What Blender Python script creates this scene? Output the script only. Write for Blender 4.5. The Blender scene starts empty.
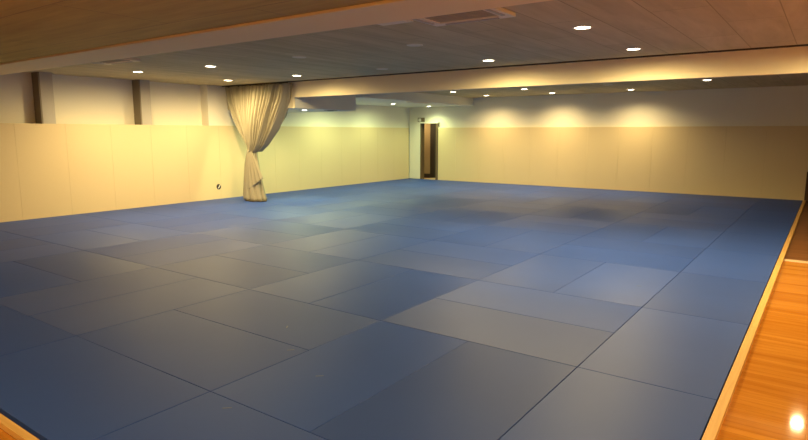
import bpy, bmesh, math, random
from mathutils import Vector, Matrix
random.seed(7)
S = bpy.context.scene
C = S.collection
PI = math.pi

# ------------------------------------------------------------------ measures of the hall (metres; z = 0 is the mat surface)
WX = -12.165      # face of the left wall pads
YB = 16.53        # face of the back wall pads
ZM = 2.85         # ceiling boards
FLZ = -0.04       # wooden floor
PADH = 1.856
BY = 8.486        # near face of the far beam
U = 0.91          # mat module

# ------------------------------------------------------------------ materials
def new_mat(name):
    m = bpy.data.materials.new(name); m.use_nodes = True
    nt = m.node_tree
    return m, nt, nt.nodes['Principled BSDF']

def nd(nt, t, **kw):
    n = nt.nodes.new(t)
    for k, v in kw.items():
        if k in n.inputs: n.inputs[k].default_value = v
        else: setattr(n, k, v)
    return n

def plain(name, col, rough=0.6, bump=0.0, scale=40.0, var=0.06, metal=0.0, spec=0.5):
    m, nt, b = new_mat(name)
    tc = nd(nt, 'ShaderNodeTexCoord')
    no = nd(nt, 'ShaderNodeTexNoise', Scale=scale, Detail=4.0)
    nt.links.new(tc.outputs['Object'], no.inputs['Vector'])
    mx = nd(nt, 'ShaderNodeMix', data_type='RGBA')
    mx.inputs[6].default_value = (*[c * (1 - var) for c in col], 1)
    mx.inputs[7].default_value = (*[min(1, c * (1 + var)) for c in col], 1)
    nt.links.new(no.outputs['Fac'], mx.inputs[0])
    nt.links.new(mx.outputs[2], b.inputs['Base Color'])
    b.inputs['Roughness'].default_value = rough
    b.inputs['Metallic'].default_value = metal
    b.inputs['Specular IOR Level'].default_value = spec
    if bump:
        bp = nd(nt, 'ShaderNodeBump', Strength=bump, Distance=0.01)
        nt.links.new(no.outputs['Fac'], bp.inputs['Height'])
        nt.links.new(bp.outputs[0], b.inputs['Normal'])
    return m

def board_mat(name, c1, c2, seam, rowh, length, axis='X', rough=0.6, streak=(1.2, 14.0), mortar=0.004, jitter=0.15, bump=0.05, spec=0.4, off=(0, 0)):
    """boards laid along one axis of the world, with grain and thin seams"""
    m, nt, b = new_mat(name)
    geo = nd(nt, 'ShaderNodeNewGeometry')
    mp = nd(nt, 'ShaderNodeMapping')
    if axis == 'Y': mp.inputs['Rotation'].default_value = (0, 0, PI / 2)
    mp.inputs['Location'].default_value = (off[0], off[1], 0)
    nt.links.new(geo.outputs['Position'], mp.inputs['Vector'])
    br = nd(nt, 'ShaderNodeTexBrick', Scale=1.0)
    br.offset = 0.5
    br.inputs['Mortar Size'].default_value = mortar
    br.inputs['Mortar Smooth'].default_value = 0.2
    br.inputs['Brick Width'].default_value = length
    br.inputs['Row Height'].default_value = rowh
    br.inputs['Color1'].default_value = (1, 1, 1, 1); br.inputs['Color2'].default_value = (0, 0, 0, 1)
    br.inputs['Mortar'].default_value = (0.5, 0.5, 0.5, 1)
    nt.links.new(mp.outputs[0], br.inputs['Vector'])
    ms = nd(nt, 'ShaderNodeMapping'); ms.inputs['Scale'].default_value = (streak[0], streak[1], 1)
    nt.links.new(mp.outputs[0], ms.inputs['Vector'])
    no = nd(nt, 'ShaderNodeTexNoise', Scale=1.0, Detail=6.0, Roughness=0.6, Distortion=0.4)
    nt.links.new(ms.outputs[0], no.inputs['Vector'])
    ad = nd(nt, 'ShaderNodeMath', operation='MULTIPLY_ADD'); ad.inputs[1].default_value = jitter
    sub = nd(nt, 'ShaderNodeMath', operation='SUBTRACT'); sub.inputs[1].default_value = 0.5
    bw = nd(nt, 'ShaderNodeRGBToBW'); nt.links.new(br.outputs['Color'], bw.inputs[0])
    nt.links.new(bw.outputs[0], sub.inputs[0]); nt.links.new(sub.outputs[0], ad.inputs[0]); nt.links.new(no.outputs['Fac'], ad.inputs[2])
    rp = nd(nt, 'ShaderNodeValToRGB')
    rp.color_ramp.elements[0].position = 0.25; rp.color_ramp.elements[0].color = (*c1, 1)
    rp.color_ramp.elements[1].position = 0.75; rp.color_ramp.elements[1].color = (*c2, 1)
    nt.links.new(ad.outputs[0], rp.inputs[0])
    mx = nd(nt, 'ShaderNodeMix', data_type='RGBA'); mx.inputs[7].default_value = (*seam, 1)
    nt.links.new(br.outputs['Fac'], mx.inputs[0]); nt.links.new(rp.outputs[0], mx.inputs[6])
    nt.links.new(mx.outputs[2], b.inputs['Base Color'])
    b.inputs['Roughness'].default_value = rough
    b.inputs['Specular IOR Level'].default_value = spec
    if bump:
        bp = nd(nt, 'ShaderNodeBump', Strength=bump, Distance=0.004)
        nt.links.new(no.outputs['Fac'], bp.inputs['Height']); nt.links.new(bp.outputs[0], b.inputs['Normal'])
    return m

def mat_vinyl(name, col, rough, aniso):
    """woven vinyl skin of the mats: the weave runs along the mat, so the sheen is anisotropic"""
    m, nt, b = new_mat(name)
    tc = nd(nt, 'ShaderNodeTexCoord')
    oi = nd(nt, 'ShaderNodeObjectInfo')
    no = nd(nt, 'ShaderNodeTexNoise', Scale=1.3, Detail=3.0)
    nt.links.new(tc.outputs['Object'], no.inputs['Vector'])
    ad = nd(nt, 'ShaderNodeMath', operation='ADD')
    nt.links.new(no.outputs['Fac'], ad.inputs[0]); nt.links.new(oi.outputs['Random'], ad.inputs[1])
    rp = nd(nt, 'ShaderNodeMapRange'); rp.inputs['From Min'].default_value = 0.3; rp.inputs['From Max'].default_value = 1.6
    nt.links.new(ad.outputs[0], rp.inputs['Value'])
    mx = nd(nt, 'ShaderNodeMix', data_type='RGBA')
    mx.inputs[6].default_value = (*[c * 0.88 for c in col], 1)
    mx.inputs[7].default_value = (*[c * 1.12 for c in col], 1)
    nt.links.new(rp.outputs[0], mx.inputs[0]); nt.links.new(mx.outputs[2], b.inputs['Base Color'])
    b.inputs['Roughness'].default_value = rough
    b.inputs['Anisotropic'].default_value = aniso
    b.inputs['Specular IOR Level'].default_value = 0.31
    tg = nd(nt, 'ShaderNodeTangent', direction_type='UV_MAP'); tg.uv_map = 'weave'
    nt.links.new(tg.outputs[0], b.inputs['Tangent'])
    return m

def emit(name, col, power):
    m, nt, b = new_mat(name)
    b.inputs['Base Color'].default_value = (0.8, 0.8, 0.8, 1)
    b.inputs['Emission Color'].default_value = (*col, 1)
    b.inputs['Emission Strength'].default_value = power
    return m

M = dict(
    paint=plain('white_paint', (0.85, 0.82, 0.69), 0.8, 0.03, 60, 0.02),
    pad=plain('cream_vinyl', (0.76, 0.625, 0.37), 0.55, 0.02, 30, 0.02, spec=0.3),
    beam=plain('cream_beam_paint', (0.84, 0.75, 0.50), 0.7, 0.02, 50, 0.02),
    tan=plain('tan_beam_paint', (0.94, 0.78, 0.42), 0.7, 0.02, 50, 0.02),
    soffit=plain('white_gypsum', (0.80, 0.82, 0.72), 0.8, 0.02, 50, 0.02),
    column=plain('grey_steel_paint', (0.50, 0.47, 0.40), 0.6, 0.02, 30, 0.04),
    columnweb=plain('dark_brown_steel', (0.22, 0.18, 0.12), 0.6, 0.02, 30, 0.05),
    ceil=board_mat('grey_ceiling_board', (0.48, 0.405, 0.22), (0.66, 0.565, 0.325), (0.36, 0.30, 0.16), 0.53, 1.97, 'Y', 0.75, (0.7, 5.0), 0.006, 0.12, 0.04, 0.2, (0.0, 0.03)),
    ceilwood=board_mat('brown_ceiling_board', (0.38, 0.265, 0.045), (0.55, 0.40, 0.085), (0.10, 0.06, 0.02), 1.05, 2.4, 'X', 0.6, (1.0, 9.0), 0.003, 0.06, 0.05, 0.2),
    wood=board_mat('orange_parquet', (0.46, 0.165, 0.014), (0.62, 0.265, 0.034), (0.25, 0.08, 0.01), 0.075, 0.95, 'X', 0.06, (1.3, 16.0), 0.0012, 0.4, 0.02, 0.5),
    wooddark=board_mat('brown_parquet', (0.16, 0.06, 0.015), (0.26, 0.11, 0.03), (0.06, 0.02, 0.008), 0.075, 0.95, 'X', 0.3, (1.6, 26.0), 0.0015, 0.4, 0.02, 0.4),
    kerb=board_mat('pine_kerb', (0.60, 0.34, 0.09), (0.78, 0.50, 0.17), (0.3, 0.15, 0.05), 0.5, 3.0, 'Y', 0.4, (1.5, 40.0), 0.002, 0.1, 0.02, 0.4),
    kerbx=board_mat('pine_kerb_front', (0.60, 0.34, 0.09), (0.78, 0.50, 0.17), (0.3, 0.15, 0.05), 0.5, 1.4, 'X', 0.4, (1.5, 40.0), 0.002, 0.1, 0.02, 0.4),
    strip=plain('pale_threshold_wood', (0.70, 0.52, 0.32), 0.4, 0.02, 40, 0.05),
    panel=board_mat('brown_wall_panel', (0.22, 0.11, 0.04), (0.30, 0.16, 0.06), (0.08, 0.04, 0.02), 0.3, 2.0, 'X', 0.5, (1, 12), 0.003, 0.1),
    curtain=plain('beige_cloth', (0.37, 0.335, 0.235), 0.9, 0.12, 220, 0.08, spec=0.1),
    hem=plain('dark_hem_cloth', (0.10, 0.085, 0.06), 0.9, 0.05, 120, 0.08, spec=0.1),
    rail=plain('dark_rail_metal', (0.06, 0.05, 0.04), 0.4, 0, 40, 0.02, 0.6),
    white=plain('white_plastic', (0.82, 0.74, 0.55), 0.45, 0.0, 40, 0.02),
    grille=plain('grey_plastic_grille', (0.46, 0.43, 0.33), 0.5, 0.0, 40, 0.02),
    dark=plain('black_plastic', (0.02, 0.016, 0.01), 0.5, 0.0, 40, 0.02),
    door=plain('pale_door_leaf', (0.84, 0.82, 0.70), 0.5, 0.01, 30, 0.02),
    frame=plain('brown_door_frame', (0.16, 0.11, 0.06), 0.5, 0.02, 30, 0.08),
    hall=plain('tan_corridor_wall', (0.42, 0.32, 0.18), 0.7, 0.02, 30, 0.03),
    halldark=plain('dark_corridor_door', (0.045, 0.035, 0.025), 0.6, 0.02, 30, 0.05),
    tag=plain('pale_woven_tag', (0.14, 0.17, 0.24), 0.6, 0.0, 60, 0.05),
    mat_a=mat_vinyl('blue_weave', (0.024, 0.068, 0.30), 0.54, 0.45),
    lamp=emit('lamp_diffuser', (1.0, 0.86, 0.62), 14.0),
    lampc=emit('lamp_diffuser_pale', (0.96, 1.0, 0.84), 14.0),
)

# ------------------------------------------------------------------ mesh helpers
def link(o, parent=None):
    C.objects.link(o)
    if parent is not None: o.parent = parent
    return o

def obj(name, bm, mat, parent=None, smooth=False):
    me = bpy.data.meshes.new(name); bm.normal_update(); bm.to_mesh(me); bm.free()
    me.materials.append(mat)
    if smooth:
        for p in me.polygons: p.use_smooth = True
    return link(bpy.data.objects.new(name, me), parent)

def bx(bm, x0, x1, y0, y1, z0, z1, bev=0.0, seg=2):
    t = bmesh.new()
    bmesh.ops.create_cube(t, size=1)
    bmesh.ops.scale(t, vec=(x1 - x0, y1 - y0, z1 - z0), verts=t.verts)
    bmesh.ops.translate(t, vec=((x0 + x1) / 2, (y0 + y1) / 2, (z0 + z1) / 2), verts=t.verts)
    if bev: bmesh.ops.bevel(t, geom=t.edges[:], offset=bev, segments=seg, affect='EDGES', profile=0.5)
    me = bpy.data.meshes.new('t'); t.to_mesh(me); t.free(); bm.from_mesh(me); bpy.data.meshes.remove(me)
    return bm

def box(*a, **k): return bx(bmesh.new(), *a, **k)

def lathe(bm, prof, n=40, centre=(0, 0, 0)):
    rings = []
    for r, z in prof:
        if r < 1e-6: rings.append([bm.verts.new((centre[0], centre[1], centre[2] + z))])
        else: rings.append([bm.verts.new((centre[0] + r * math.cos(2 * PI * i / n), centre[1] + r * math.sin(2 * PI * i / n), centre[2] + z)) for i in range(n)])
    for a, b in zip(rings, rings[1:]):
        for i in range(n):
            j = (i + 1) % n
            if len(a) == 1: f = [a[0], b[i], b[j]]
            elif len(b) == 1: f = [a[i], b[0], a[j]]
            else: f = [a[i], b[i], b[j], a[j]]
            bm.faces.new(f)
    bmesh.ops.recalc_face_normals(bm, faces=bm.faces[:])
    return bm

def thing(name, label, cat, loc=(0, 0, 0), group=None):
    o = bpy.data.objects.new(name, None); o.empty_display_size = 0.1; o.location = loc; link(o)
    return tag(o, label, cat, group)

def tag(o, label, cat, group=None):
    o['label'] = label; o['category'] = cat
    if group: o['group'] = group
    return o

def struct(name, bm, mat, parent=None):
    o = obj(name, bm, mat, parent)
    if parent is None: o['kind'] = 'structure'
    return o

ORD = ['', 'first', 'second', 'third', 'fourth', 'fifth', 'sixth', 'seventh', 'eighth', 'ninth', 'tenth', 'eleventh', 'twelfth', 'thirteenth', 'fourteenth', 'fifteenth', 'sixteenth', 'seventeenth', 'eighteenth', 'nineteenth', 'twentieth']

# ------------------------------------------------------------------ the setting
XR, YF = 3.3, -4.2        # right and front walls, behind the camera
XREC = WX - 0.28          # plastered wall between the columns
struct('floor', box(XREC - 0.2, XR, YF, 8.16, FLZ - 0.2, FLZ), M['wood'])
struct('floor', box(XREC - 0.2, XR, 8.16, YB + 0.3, FLZ - 0.2, FLZ), M['wooddark'])
# left wall: plaster set back behind columns up to the far beam, flush behind the pads beyond it
b = bmesh.new()
bx(b, XREC - 0.2, XREC, YF, 8.13, FLZ, ZM + 0.2)
struct('wall_left', b, M['paint'])
struct('wall_left', box(XREC - 0.2, WX - 0.052, 8.13, YB + 0.052, FLZ, ZM + 0.2), M['paint'])
tr = struct('trim_1', box(XREC, XREC + 0.012, YF, 8.13, 2.085, 2.10), M['paint'])
# back wall with the door opening
DX0, DX1, DZ = -11.66, -10.93, 2.03
b = bmesh.new()
bx(b, XREC - 0.2, DX0, YB + 0.052, YB + 0.2, FLZ, ZM + 0.2)
bx(b, DX1, XR, YB + 0.052, YB + 0.2, FLZ, ZM + 0.2)
bx(b, DX0, DX1, YB + 0.052, YB + 0.2, DZ, ZM + 0.2)
struct('wall_back', b, M['paint'])
struct('wall_right', box(XR, XR + 0.2, YF, YB + 0.2, FLZ, ZM + 0.2), M['paint'])
struct('wall_front', box(XREC - 0.2, XR + 0.2, YF - 0.2, YF, FLZ, ZM + 0.2), M['paint'])
# ceilings: brown boards over the near strip, grey boards over the hall
NB0, NB1 = 2.53, 3.20     # near beam underside
struct('ceiling', box(XREC, XR, YF, NB0 - 0.008, 2.722, 3.05), M['ceilwood'])
struct('ceiling', box(XREC, XR, NB1, YB + 0.052, ZM, 3.05), M['ceil'])
struct('trim_2', box(XREC, XR, NB0 + 0.004, NB1, 2.70, 3.05, bev=0.004), M['tan'])         # near beam
struct('trim_3', box(-9.78, XR, BY, BY + 0.14, 2.495, ZM, bev=0.004), M['beam'])            # far beam
b = bmesh.new(); bx(b, XREC, -9.782, BY + 0.03, 10.70, 2.25, ZM, bev=0.004)
struct('trim_4', b, M['soffit'])                                                           # dropped box beside the left wall
struct('trim_4', box(XREC, -9.782, BY, BY + 0.029, 2.25, ZM), M['beam'])
struct('trim_5', box(WX - 0.052, -9.556, 10.702, YB + 0.052, 2.592, ZM, bev=0.004), M['soffit'])   # dropped ceiling in the far corner
# columns on the left wall: grey face, dark side
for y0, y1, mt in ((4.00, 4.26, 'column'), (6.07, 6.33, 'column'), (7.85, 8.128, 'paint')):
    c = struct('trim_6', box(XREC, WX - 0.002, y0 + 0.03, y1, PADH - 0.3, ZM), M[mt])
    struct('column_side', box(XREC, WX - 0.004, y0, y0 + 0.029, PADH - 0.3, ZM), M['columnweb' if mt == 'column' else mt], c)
# kerbs round the mats
struct('trim_7', box(0.006, 0.066, -0.075, YB - 0.01, FLZ, 0.001, bev=0.003), M['kerb'])
struct('trim_8', box(WX, 0.005, -0.075, -0.028, FLZ, 0.001, bev=0.003), M['kerbx'])
struct('trim_9', box(0.067, XR, 8.06, 8.19, FLZ, FLZ + 0.008, bev=0.003), M['strip'])       # threshold across the wooden floor
struct('trim_10', box(0.03, XR, YB - 0.03, YB + 0.05, FLZ, 0.72, bev=0.004), M['panel'])    # wooden wainscot past the last pad
# door in the far corner
d = bpy.data.objects.new('door_1', None); d.location = (DX0, YB, 0); d['kind'] = 'structure'; link(d)
def dpart(name, bmx, mat):
    o = obj(name, bmx, mat); o.parent = d; o.matrix_parent_inverse = Matrix.Translation((-DX0, -YB, 0)); return o
dpart('door_leaf', box(WX + 0.004, DX0 - 0.03, YB - 0.03, YB + 0.05, 0.004, DZ - 0.02, bev=0.003), M['door'])
dpart('lintel', box(WX + 0.004, DX1 + 0.03, YB - 0.05, YB + 0.05, DZ - 0.02, DZ + 0.03, bev=0.003), M['door'])
dpart('jamb', box(DX1 - 0.09, DX1, YB - 0.012, YB + 0.2, -0.02, DZ - 0.02), M['frame'])
dpart('jamb', box(DX0 - 0.03, DX0 + 0.012, YB - 0.012, YB + 0.2, -0.02, DZ - 0.02), M['frame'])
dpart('sill', box(DX0, DX1, YB + 0.0, YB + 0.9, FLZ, -0.012), M['strip'])
b = bmesh.new()
bx(b, -13.5, -12.05, YB + 1.2, YB + 1.3, FLZ, 2.42); bx(b, -13.6, -13.5, YB + 0.2, YB + 1.3, FLZ, 2.42)
bx(b, -10.5, -10.4, YB + 0.2, YB + 1.3, FLZ, 2.42); bx(b, -13.6, -10.4, YB + 0.2, YB + 1.3, 2.42, 2.5)
struct('wall_corridor', b, M['hall'])
struct('door_2', box(-12.048, -10.5, YB + 1.2, YB + 1.26, FLZ, 2.42), M['halldark'])
struct('floor', box(-13.6, -10.4, YB + 0.2, YB + 1.3, FLZ - 0.2, FLZ), M['wooddark'])
struct('baseboard_corridor', box(-13.5, -12.05, YB + 1.185, YB + 1.2, FLZ, 0.10), M['halldark'])

# ------------------------------------------------------------------ judo mats
def make_mat(w, h):
    """one mat w (x) by h (y), origin at its centre, skin uv along its long side"""
    g = 0.0016
    bm = box(-w / 2 + g, w / 2 - g, -h / 2 + g, h / 2 - g, FLZ, 0.0, bev=0.004, seg=2)
    uv = bm.loops.layers.uv.new('weave')
    for f in bm.faces:
        for l in f.loops:
            l[uv].uv = (l.vert.co.x, l.vert.co.y) if w >= h else (l.vert.co.y, -l.vert.co.x)
    return bm
mesh_cache = {}
MATS = {}
def place_mat(i0, i1, j0, j1, label):
    x1, x0 = -i0 * U, max(-i1 * U, WX + 0.002)
    y0, y1 = j0 * U, min(j1 * U, YB - 0.032)
    if j0 == 0: y0 = 0.0
    w, h = round(x1 - x0, 4), round(y1 - y0, 4)
    if (w, h) not in mesh_cache:
        o = obj('judo_mat', make_mat(w, h), M['mat_a']); mesh_cache[(w, h)] = o.data
    else:
        o = link(bpy.data.objects.new('judo_mat', mesh_cache[(w, h)]))
    o.location = ((x0 + x1) / 2, (y0 + y1) / 2, 0)
    tag(o, label, 'mat', 'blue judo mats covering the hall floor')
    MATS[(i0, j0)] = o
    return o
ROWS = [(0, 1)] + [(j, j + 2) for j in range(1, 17, 2)] + [(17, 18.2)]
COLS = [(i, i + 2) for i in range(1, 13, 2)]
for r, (j0, j1) in enumerate(ROWS):
    rown = ('row against the front kerb', *['%s row from the front kerb' % ORD[k] for k in range(2, 10)], 'row against the back wall')[r]
    place_mat(0, 1, j0, j1, 'blue mat along the right kerb, ' + rown)
    place_mat(13, 13.37, j0, j1, 'narrow blue mat along the left wall, ' + rown)
    for c, (i0, i1) in enumerate(COLS):
        sq = '%s square from right kerb, %s' % (ORD[c + 2], rown)
        if j1 - j0 < 1.5:
            place_mat(i0, i1, j0, j1, 'whole blue mat, ' + sq)
        elif (c + r) % 2 == 1:      # two mats side by side, pointing away
            place_mat(i0, i0 + 1, j0, j1, 'right blue mat of ' + sq)
            place_mat(i0 + 1, i1, j0, j1, 'left blue mat of ' + sq)
        else:                        # two mats one behind the other
            place_mat(i0, i1, j0, j0 + 1, 'nearer blue mat of ' + sq)
            place_mat(i0, i1, j0 + 1, j1, 'farther blue mat of ' + sq)
# little woven maker tags let into some mats
def mat_at(x, y):
    for o in MATS.values():
        dx, dy = o.dimensions.x / 2, o.dimensions.y / 2
        if abs(o.location.x - x) < dx and abs(o.location.y - y) < dy: return o
bpy.context.view_layer.update()
for x, y, a in ((-3.284, 2.105, 2.2), (-2.319, 1.511, 0.75), (-2.445, 0.824, 0.75), (-1.146, 5.371, 0.3), (-2.85, 1.74, 0.8)):
    o = mat_at(x, y)
    t = box(-0.028, 0.028, -0.004, 0.004, 0.0, 0.0012)
    bmesh.ops.rotate(t, verts=t.verts, cent=(0, 0, 0), matrix=Matrix.Rotation(a, 3, 'Z'))
    bmesh.ops.translate(t, verts=t.verts, vec=(x - o.location.x, y - o.location.y, 0))
    p = obj('maker_tag', t, M['tag'], o); p['label'] = 'pale woven tag'

# ------------------------------------------------------------------ wall pads
pad_cache = {}
def place_pad(w, along, pos, label, group):
    key = (round(w, 3), along)
    if key not in pad_cache:
        g = 0.0007
        if along == 'Y': bm = box(-0.05, 0, -w / 2 + g, w / 2 - g, 0, PADH - FLZ, bev=0.0025)
        else: bm = box(-w / 2 + g, w / 2 - g, 0, 0.05, 0, PADH - FLZ, bev=0.0025)
        o = obj('wall_pad', bm, M['pad']); pad_cache[key] = o.data
    else: o = link(bpy.data.objects.new('wall_pad', pad_cache[key]))
    o.location = (*pos, FLZ)
    return tag(o, label, 'wall pad', group)
ys = [0.72 + 0.927 * k for k in range(0, 18)]
ys[-1] = YB - 0.055
LP = 0
for k in range(len(ys) - 1):
    place_pad(ys[k + 1] - ys[k], 'Y', (WX, (ys[k] + ys[k + 1]) / 2),
              'cream pad on the left wall, ' + ('at the far corner' if k == len(ys) - 2 else '%s from the far corner' % ORD[len(ys) - 1 - k]), 'cream wall pads along the left wall')
xs = [0.03, -0.05 - 0.86, -1.83] + [-2.76 - 0.93 * k for k in range(9)] + [DX1 + 0.005]
for k in range(len(xs) - 1):
    place_pad(xs[k] - xs[k + 1], 'X', ((xs[k] + xs[k + 1]) / 2, YB),
              'cream pad on the back wall, ' + ('right beside the doorway' if k == len(xs) - 2 else '%s from the doorway' % ORD[len(xs) - 1 - k]), 'cream wall pads along the back wall')

# ------------------------------------------------------------------ curtain tied back beside the left wall
def interp(tab, t):
    for (a, va), (b_, vb) in zip(tab, tab[1:]):
        if (a >= t >= b_) or (a <= t <= b_):
            k = (t - a) / (b_ - a) if b_ != a else 0
            return va + (vb - va) * k
    return tab[-1][1] if abs(t - tab[-1][0]) < abs(t - tab[0][0]) else tab[0][1]
CY = 8.33
cur = thing('curtain', 'beige pleated floor-length curtain tied back under the far beam by the left wall', 'curtain', (-11.05, CY, 0))
def cpart(name, bm, mat, smooth=True):
    o = obj(name, bm, mat, None, smooth); o.parent = cur; o.matrix_parent_inverse = Matrix.Translation((11.05, -CY, 0)); return o
LT = [(2.815, -12.05), (2.45, -11.92), (1.93, -11.66), (1.47, -11.40), (1.22, -11.28)]
RT = [(2.815, -9.75), (2.45, -9.89), (2.0, -10.21), (1.75, -10.39), (1.5, -10.60), (1.32, -10.74), (1.22, -10.98)]
def smoothtab(tab, z, d=0.09):
    return sum(interp(tab, max(1.22, min(2.815, z + k * d / 2))) for k in (-2, -1, 0, 1, 2)) / 5
bm = bmesh.new(); NU, NV = 260, 56; grid = []
rnd = random.Random(3); ph = [rnd.uniform(-0.5, 0.5) for _ in range(30)]
for v in range(NV + 1):
    t = v / NV; z = 2.815 - t * 1.595; row = []
    L, R_ = smoothtab(LT, z), smoothtab(RT, z)
    amp = 0.075 + 0.08 * math.sin(PI * min(1, t * 1.05)) - 0.01 * t
    for u in range(NU + 1):
        s = u / NU
        ss = s + 0.006 * math.sin(2 * PI * s * 5 + 1.3) + 0.004 * math.sin(2 * PI * s * 11)
        f = 2 * PI * 17 * ss
        k = (2 * abs(math.sin(0.5 * f + 0.4 * math.sin(f * 0.37 + 3 * t))) - 1) * (0.75 + 0.25 * math.sin(f * 0.23 + 2)) + 0.18 * math.sin(2.1 * f + 3 * t)
        bulge = 0.16 * t * math.sin(PI * s)            # the bundle rounds out towards the tie
        sag = 0.10 * t ** 1.5 * max(0, s - 0.35)       # the far side hangs lower before the tie
        row.append(bm.verts.new((L + (R_ - L) * s + 0.012 * math.cos(f) * (1 - t), CY - amp * k - bulge + 0.08 * t + 0.05 * s ** 3 * math.sin(PI * t) ** 1.5, z - sag * 0.6 * math.sin(PI * min(1, t * 1.0)))))
    grid.append(row)
for a, b2 in zip(grid, grid[1:]):
    for i in range(NU): bm.faces.new((a[i], a[i + 1], b2[i + 1], b2[i]))
dr = cpart('drape', bm, M['curtain'])
sm = dr.modifiers.new('cloth', 'SOLIDIFY'); sm.thickness = 0.006; sm.offset = 0
# heading tape with hooks line
b = bmesh.new(); bx(b, -12.06, -9.82, CY - 0.012, CY + 0.012, 2.80, 2.828); cpart('heading_tape', b, M['hem'], False)
# tie-back band
def tube(bm, prof, n=72, flute=0.0, nf=9, closed_bottom=False, seed=0):
    """prof rows: z, x centre, half width x, half depth y, y centre"""
    rr = random.Random(seed); p0 = rr.uniform(0, 6)
    rings = []
    for (z, cx, wx, wy, yc) in prof:
        ring = []
        for i in range(n):
            a = 2 * PI * i / n
            k = 1 + flute * math.sin(nf * a + p0 + 0.5 * math.sin(3 * a)) + 0.4 * flute * math.sin((nf * 2 - 1) * a)
            ring.append(bm.verts.new((cx + wx * math.cos(a) * k, yc + wy * math.sin(a) * k, z)))
        rings.append(ring)
    for a, b3 in zip(rings, rings[1:]):
        for i in range(n):
            j = (i + 1) % n; bm.faces.new((a[i], b3[i], b3[j], a[j]))
    bm.faces.new(rings[0]); bm.faces.new(rings[-1])
    bmesh.ops.recalc_face_normals(bm, faces=bm.faces[:])
    return bm
def prof(lt, rt, zs, d0, d1, yc=CY):
    out = []
    for k, z in enumerate(zs):
        l, r_ = interp(lt, z), interp(rt, z); t = k / (len(zs) - 1)
        out.append((z, (l + r_) / 2, (r_ - l) / 2, d0 + (d1 - d0) * t, yc))
    return out
zs = [1.27 - 1.245 * k / 24 for k in range(25)]
tl = [(1.27, -11.25), (1.2, -11.275), (0.91, -11.36), (0.16, -11.42), (0.0, -11.40)]
trt = [(1.27, -11.02), (1.2, -11.03), (0.91, -10.98), (0.5, -10.90), (0.2, -10.82), (0.0, -10.76)]
cpart('tail', tube(bmesh.new(), prof(tl, trt, zs, 0.10, 0.19), flute=0.13, nf=9, seed=2), M['curtain'])
bm = bmesh.new(); grid = []; NU, NV = 60, 24
for v in range(NV + 1):
    t = v / NV; row = []
    for u in range(NU + 1):
        k = u / NU
        zb = 0.30 + 0.27 * k
        z = 1.22 + (zb - 1.22) * t
        xl = -11.15 + 0.07 * t; xr = -11.02 + 0.30 * t ** 0.9
        row.append(bm.verts.new((xl + (xr - xl) * k, CY - 0.125 - 0.045 * t + 0.11 * t * k - 0.028 * math.sin(2 * PI * 3.5 * k + 0.8) * (0.4 + 0.6 * t), z)))
    grid.append(row)
for a, b2 in zip(grid, grid[1:]):
    for i in range(NU): bm.faces.new((a[i], a[i + 1], b2[i + 1], b2[i]))
fl = cpart('flap', bm, M['curtain'])
sm = fl.modifiers.new('cloth', 'SOLIDIFY'); sm.thickness = 0.006; sm.offset = 0
cpart('tieback', tube(bmesh.new(), [(1.255, -11.14, 0.13, 0.125, CY), (1.245, -11.14, 0.142, 0.135, CY), (1.205, -11.14, 0.142, 0.135, CY), (1.195, -11.14, 0.13, 0.125, CY)], flute=0.02), M['curtain'])
cpart('hem', tube(bmesh.new(), [(0.045, -11.06, 0.31, 0.175, CY - 0.02), (0.03, -11.05, 0.33, 0.2, CY - 0.02), (0.003, -11.05, 0.33, 0.2, CY - 0.02)], flute=0.06, nf=8, seed=2), M['hem'])
tag(obj('curtain_rail', box(-12.2, 3.2, CY - 0.018, CY + 0.018, ZM - 0.022, ZM, bev=0.002), M['rail']), 'thin dark curtain rail fixed to the ceiling along the far beam', 'curtain rail')

# ------------------------------------------------------------------ lamps
def spot(loc, col, power, size=180, blend=0.72, rad=0.07):
    l = bpy.data.lights.new('lamp_light', 'SPOT'); l.energy = power; l.color = col; l.spot_size = math.radians(size); l.spot_blend = blend; l.shadow_soft_size = rad
    o = bpy.data.objects.new('lamp_light', l); o.location = loc; link(o); return o
WARM = (1.0, 0.74, 0.34); COOL = (0.88, 1.0, 0.46)
ring_me = lens_on = lens_cool = lens_off = None
def ring_bm():
    return lathe(bmesh.new(), [(0.086, 0.0), (0.088, -0.006), (0.104, -0.008), (0.112, -0.004), (0.112, 0.0)])
def lens_bm():
    return lathe(bmesh.new(), [(0.0, -0.007), (0.06, -0.0065), (0.085, -0.003), (0.086, 0.0)])
def downlight(x, y, z, label, mode, group, power=0, size=180, blend=0.72):
    t = thing('downlight', label, 'ceiling light', (x, y, z), group)
    global ring_me, lens_on, lens_cool, lens_off
    if ring_me is None:
        r = obj('ring', ring_bm(), M['white'], t, True); ring_me = r.data
        q = obj('lens', lens_bm(), M['lamp']); lens_on = q.data; bpy.data.objects.remove(q)
        lens_cool = lens_on.copy(); lens_cool.materials[0] = M['lampc']
        lens_off = lens_on.copy(); lens_off.materials[0] = M['white']
    else: link(bpy.data.objects.new('ring', ring_me), t)
    link(bpy.data.objects.new('lens', {'on': lens_on, 'cool': lens_cool, 'off': lens_off}[mode]), t)
    if mode != 'off': spot((x, y, z - 0.02), WARM if mode == 'on' else COOL, power, size, blend)
    return t
CXS = [-10.62, -8.61, -6.38, -4.19, -1.91, 0.39]
ON_MID = {(0, 0), (1, 0), (0, 1), (1, 1), (3, 1), (4, 0), (4, 1), (5, 0), (5, 1)}
P_MID, P_FAR, P_COOL = 430, 245, 205
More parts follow.
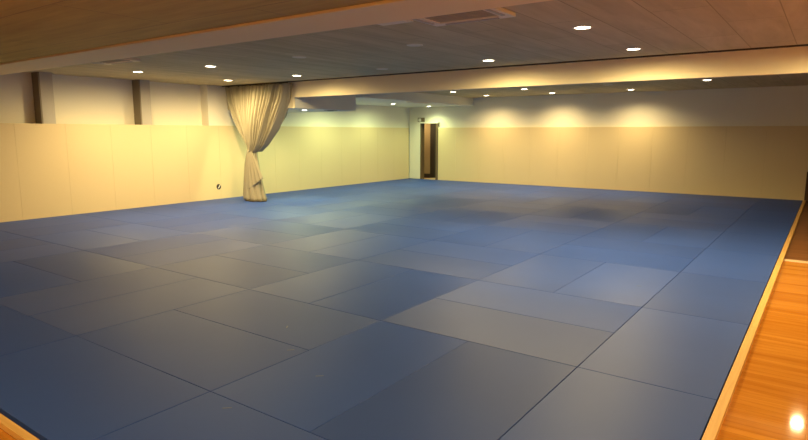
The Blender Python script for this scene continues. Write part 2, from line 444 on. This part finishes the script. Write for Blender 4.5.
for r, y in enumerate((5.36, 7.46)):
    for c, x in enumerate(CXS):
        on = (c, r) in ON_MID
        lab = '%s round downlight in the %s row before the far beam, %s from the left wall' % ('lit' if on else 'unlit', ('first', 'second')[r], ORD[c + 1])
        xx, yy = x, y
        if (c, r) == (0, 0): xx, yy = -10.57, 5.13
        if (c, r) == (0, 1): xx, yy = -10.70, 7.35
        if (c, r) == (5, 0) or (c, r) == (5, 1): xx = 0.42
        downlight(xx, yy, ZM, lab, 'on' if on else 'off', 'round downlights before the far beam', P_MID * (0.72 if c < 1 else 0.65 if c < 2 else 0.85 if c < 5 else 0.4))
ON_FAR = {(1, 13.55): 0.5, (2, 13.7): 1.0, (4, 13.5): 0.3, (1, 15.6): 1.0, (2, 15.65): 1.0, (3, 15.6): 1.0, (3, 13.55): 0}
for (c, y), k in ON_FAR.items():
    row = 'nearer' if y < 14.5 else 'farther'
    lab = '%s round downlight in the %s row by the back wall, above the %s lamp column' % ('lit' if k else 'unlit', row, ORD[c + 1])
    downlight(CXS[c] + (0.08 if c in (1, 3) else 0.0), y, ZM, lab, 'on' if k else 'off', 'round downlights near the back wall', P_FAR * k, 156, 1.0)
downlight(0.40, 9.46, ZM, 'lit round downlight just behind the far beam near the right wall', 'on', 'round downlights near the back wall', 60)
downlight(-11.0, 13.96, 2.592, 'lit round downlight in the dropped corner ceiling, nearer one', 'cool', 'round downlights in the dropped ceiling', P_COOL * 0.65)
downlight(-10.98, 16.0, 2.592, 'lit round downlight in the dropped corner ceiling above the door', 'cool', 'round downlights in the dropped ceiling', P_COOL * 0.5, 150, 1.0)
downlight(-10.40, 9.43, 2.25, 'lit round downlight under the low dropped box behind the curtain', 'cool', 'round downlights in the dropped ceiling', P_COOL * 1.1)
downlight(-10.9, 11.8, 2.592, 'lit round downlight in the dropped corner ceiling, hidden behind the low box', 'cool', 'round downlights in the dropped ceiling', P_COOL * 0.9)
downlight(-12.6, YB + 0.6, 2.42, 'unseen round downlight added inside the corridor behind the doorway', 'on', 'added unseen corridor lamp', 70)  # unseen lamp, added only to brighten the tan corridor wall
# near strip over the wooden floor
for k, (x, y) in enumerate(((1.4, -1.6), (1.4, 1.0), (-2.0, -1.6), (-6.0, -1.6))):
    downlight(x, y, 2.722, 'lit round downlight in the brown near ceiling, ' + ('by the front wall', 'over the wooden floor', 'second along the front', 'third along the front')[k], 'on', 'round downlights in the near ceiling', 220)

# ------------------------------------------------------------------ ceiling fittings
def cassette(x0, x1, y0, y1, label):
    cx, cy = (x0 + x1) / 2, (y0 + y1) / 2
    t = thing('air_conditioner', label, 'air conditioner', (cx, cy, ZM), 'ceiling air conditioners behind the near beam')
    w, h = (x1 - x0) / 2, (y1 - y0) / 2
    b = bmesh.new(); e = 0.12
    for a in ((-w, w, -h, -h + e), (-w, w, h - e, h), (-w, -w + e, -h + e, h - e), (w - e, w, -h + e, h - e)): bx(b, *a, -0.035, 0, bev=0.006)
    obj('frame', b, M['white'], t)
    b = bmesh.new(); bx(b, -w + e, w - e, -h + e, h - e, -0.02, 0)
    for k in range(11):
        y = -h + e + 0.03 + k * (2 * h - 2 * e - 0.06) / 10
        bx(b, -w + e + 0.02, w - e - 0.02, y - 0.006, y + 0.006, -0.028, -0.018)
    obj('grille', b, M['grille'], t)
    for s in (-1, 1):
        b = bmesh.new(); bx(b, -w + 0.16, w - 0.16, s * (h - 0.06) - 0.02, s * (h - 0.06) + 0.02, -0.043, -0.034, bev=0.003); obj('louvre', b, M['grille'], t)
    for s in (-1, 1):
        b = bmesh.new(); bx(b, s * (w - 0.06) - 0.02, s * (w - 0.06) + 0.02, -h + 0.16, h - 0.16, -0.043, -0.034, bev=0.003); obj('louvre', b, M['grille'], t)
    return t
cassette(-3.10, -2.17, 3.27, 4.20, 'white square ceiling air conditioner with grey grille just behind the near beam')
cassette(-9.55, -8.62, 3.27, 4.06, 'white square ceiling air conditioner near the left wall, mostly hidden by the near beam')
t = thing('ceiling_hatch', 'small pale rectangular ceiling fitting beside the air conditioner at the near beam', 'vent', (-3.39, 3.68, ZM))
obj('frame', box(-0.2, 0.2, -0.22, 0.22, -0.02, 0, bev=0.004), M['white'], t)
obj('flap', box(-0.17, 0.17, -0.19, 0.19, -0.026, -0.019, bev=0.003), M['white'], t)
t = thing('ceiling_vent', 'dark round vent under the low dropped box behind the curtain', 'vent', (-10.04, 10.0, 2.25))
obj('ring', lathe(bmesh.new(), [(0.0, -0.006), (0.13, -0.006), (0.15, -0.012), (0.17, -0.012), (0.18, 0.0)]), M['grille'], t, True)
obj('cone', lathe(bmesh.new(), [(0.0, -0.022), (0.07, -0.02), (0.10, -0.008)]), M['dark'], t, True)
t = thing('ceiling_vent', 'pale slot vent at the edge of the dropped corner ceiling', 'vent', (-9.72, 13.55, 2.592))
obj('frame', box(-0.1, 0.1, -0.55, 0.55, -0.018, 0, bev=0.004), M['white'], t)
b = bmesh.new()
for k in range(4): bx(b, -0.075 + k * 0.05 - 0.012, -0.075 + k * 0.05 + 0.012, -0.5, 0.5, -0.024, -0.017)
obj('slat', b, M['white'], t)
# exit lamp over the door and wall outlet
t = thing('emergency_light', 'small emergency light box above the doorway', 'emergency light', (-11.67, YB + 0.052, 2.13))
obj('housing', box(-0.13, 0.13, -0.07, 0, -0.085, 0.085, bev=0.006), M['frame'], t)
obj('diffuser', box(-0.10, 0.02, -0.076, -0.069, -0.05, 0.06, bev=0.003), M['door'], t)
t = thing('wall_outlet', 'small dark round outlet low on the left wall pads before the curtain', 'outlet', (WX, 8.058, 0.314))
b = lathe(bmesh.new(), [(0.0, 0.02), (0.05, 0.02), (0.062, 0.014), (0.068, 0.0)])
bmesh.ops.rotate(b, verts=b.verts, cent=(0, 0, 0), matrix=Matrix.Rotation(PI / 2, 3, 'Y'))
obj('cover', b, M['dark'], t, True)
b = box(0.017, 0.026, -0.012, 0.012, -0.055, 0.055, bev=0.003)
bmesh.ops.rotate(b, verts=b.verts, cent=(0, 0, 0), matrix=Matrix.Rotation(-0.6, 3, 'X'))
obj('bar', b, M['door'], t)

# ------------------------------------------------------------------ camera, world, view
cam = bpy.data.cameras.new('camera'); co = bpy.data.objects.new('camera', cam); link(co)
cam.sensor_width = 36; cam.lens = 586.18 / 808 * 36; cam.clip_start = 0.05
pitch, yaw, roll = 0.1484, 0.625, 0.0007
fw = Vector((-math.sin(yaw) * math.cos(pitch), math.cos(yaw) * math.cos(pitch), -math.sin(pitch)))
rt = Vector((math.cos(yaw), math.sin(yaw), 0)); up = rt.cross(fw)
r2 = math.cos(roll) * rt + math.sin(roll) * up; u2 = -math.sin(roll) * rt + math.cos(roll) * up
m = Matrix.Identity(4)
for i in range(3): m[i][0], m[i][1], m[i][2], m[i][3] = r2[i], u2[i], -fw[i], (0.4457, -1.3096, 1.6906)[i]
co.matrix_world = m
S.camera = co
w = bpy.data.worlds.new('world'); S.world = w; w.use_nodes = True
w.node_tree.nodes['Background'].inputs[0].default_value = (0.6, 0.65, 0.7, 1); w.node_tree.nodes['Background'].inputs[1].default_value = 0.05
S.view_settings.view_transform = 'Standard'; S.view_settings.look = 'None'
S.view_settings.exposure = 0.35; S.view_settings.gamma = 1.0; S.view_settings.use_curve_mapping = False
S.cycles.max_bounces = 10; S.cycles.diffuse_bounces = 6; S.cycles.glossy_bounces = 4
S.cycles.sample_clamp_indirect = 4.0
S.cycles.caustics_reflective = False; S.cycles.caustics_refractive = False
try:
    S.cycles.use_denoising = True; S.cycles.denoiser = 'OPENIMAGEDENOISE'
except Exception: pass
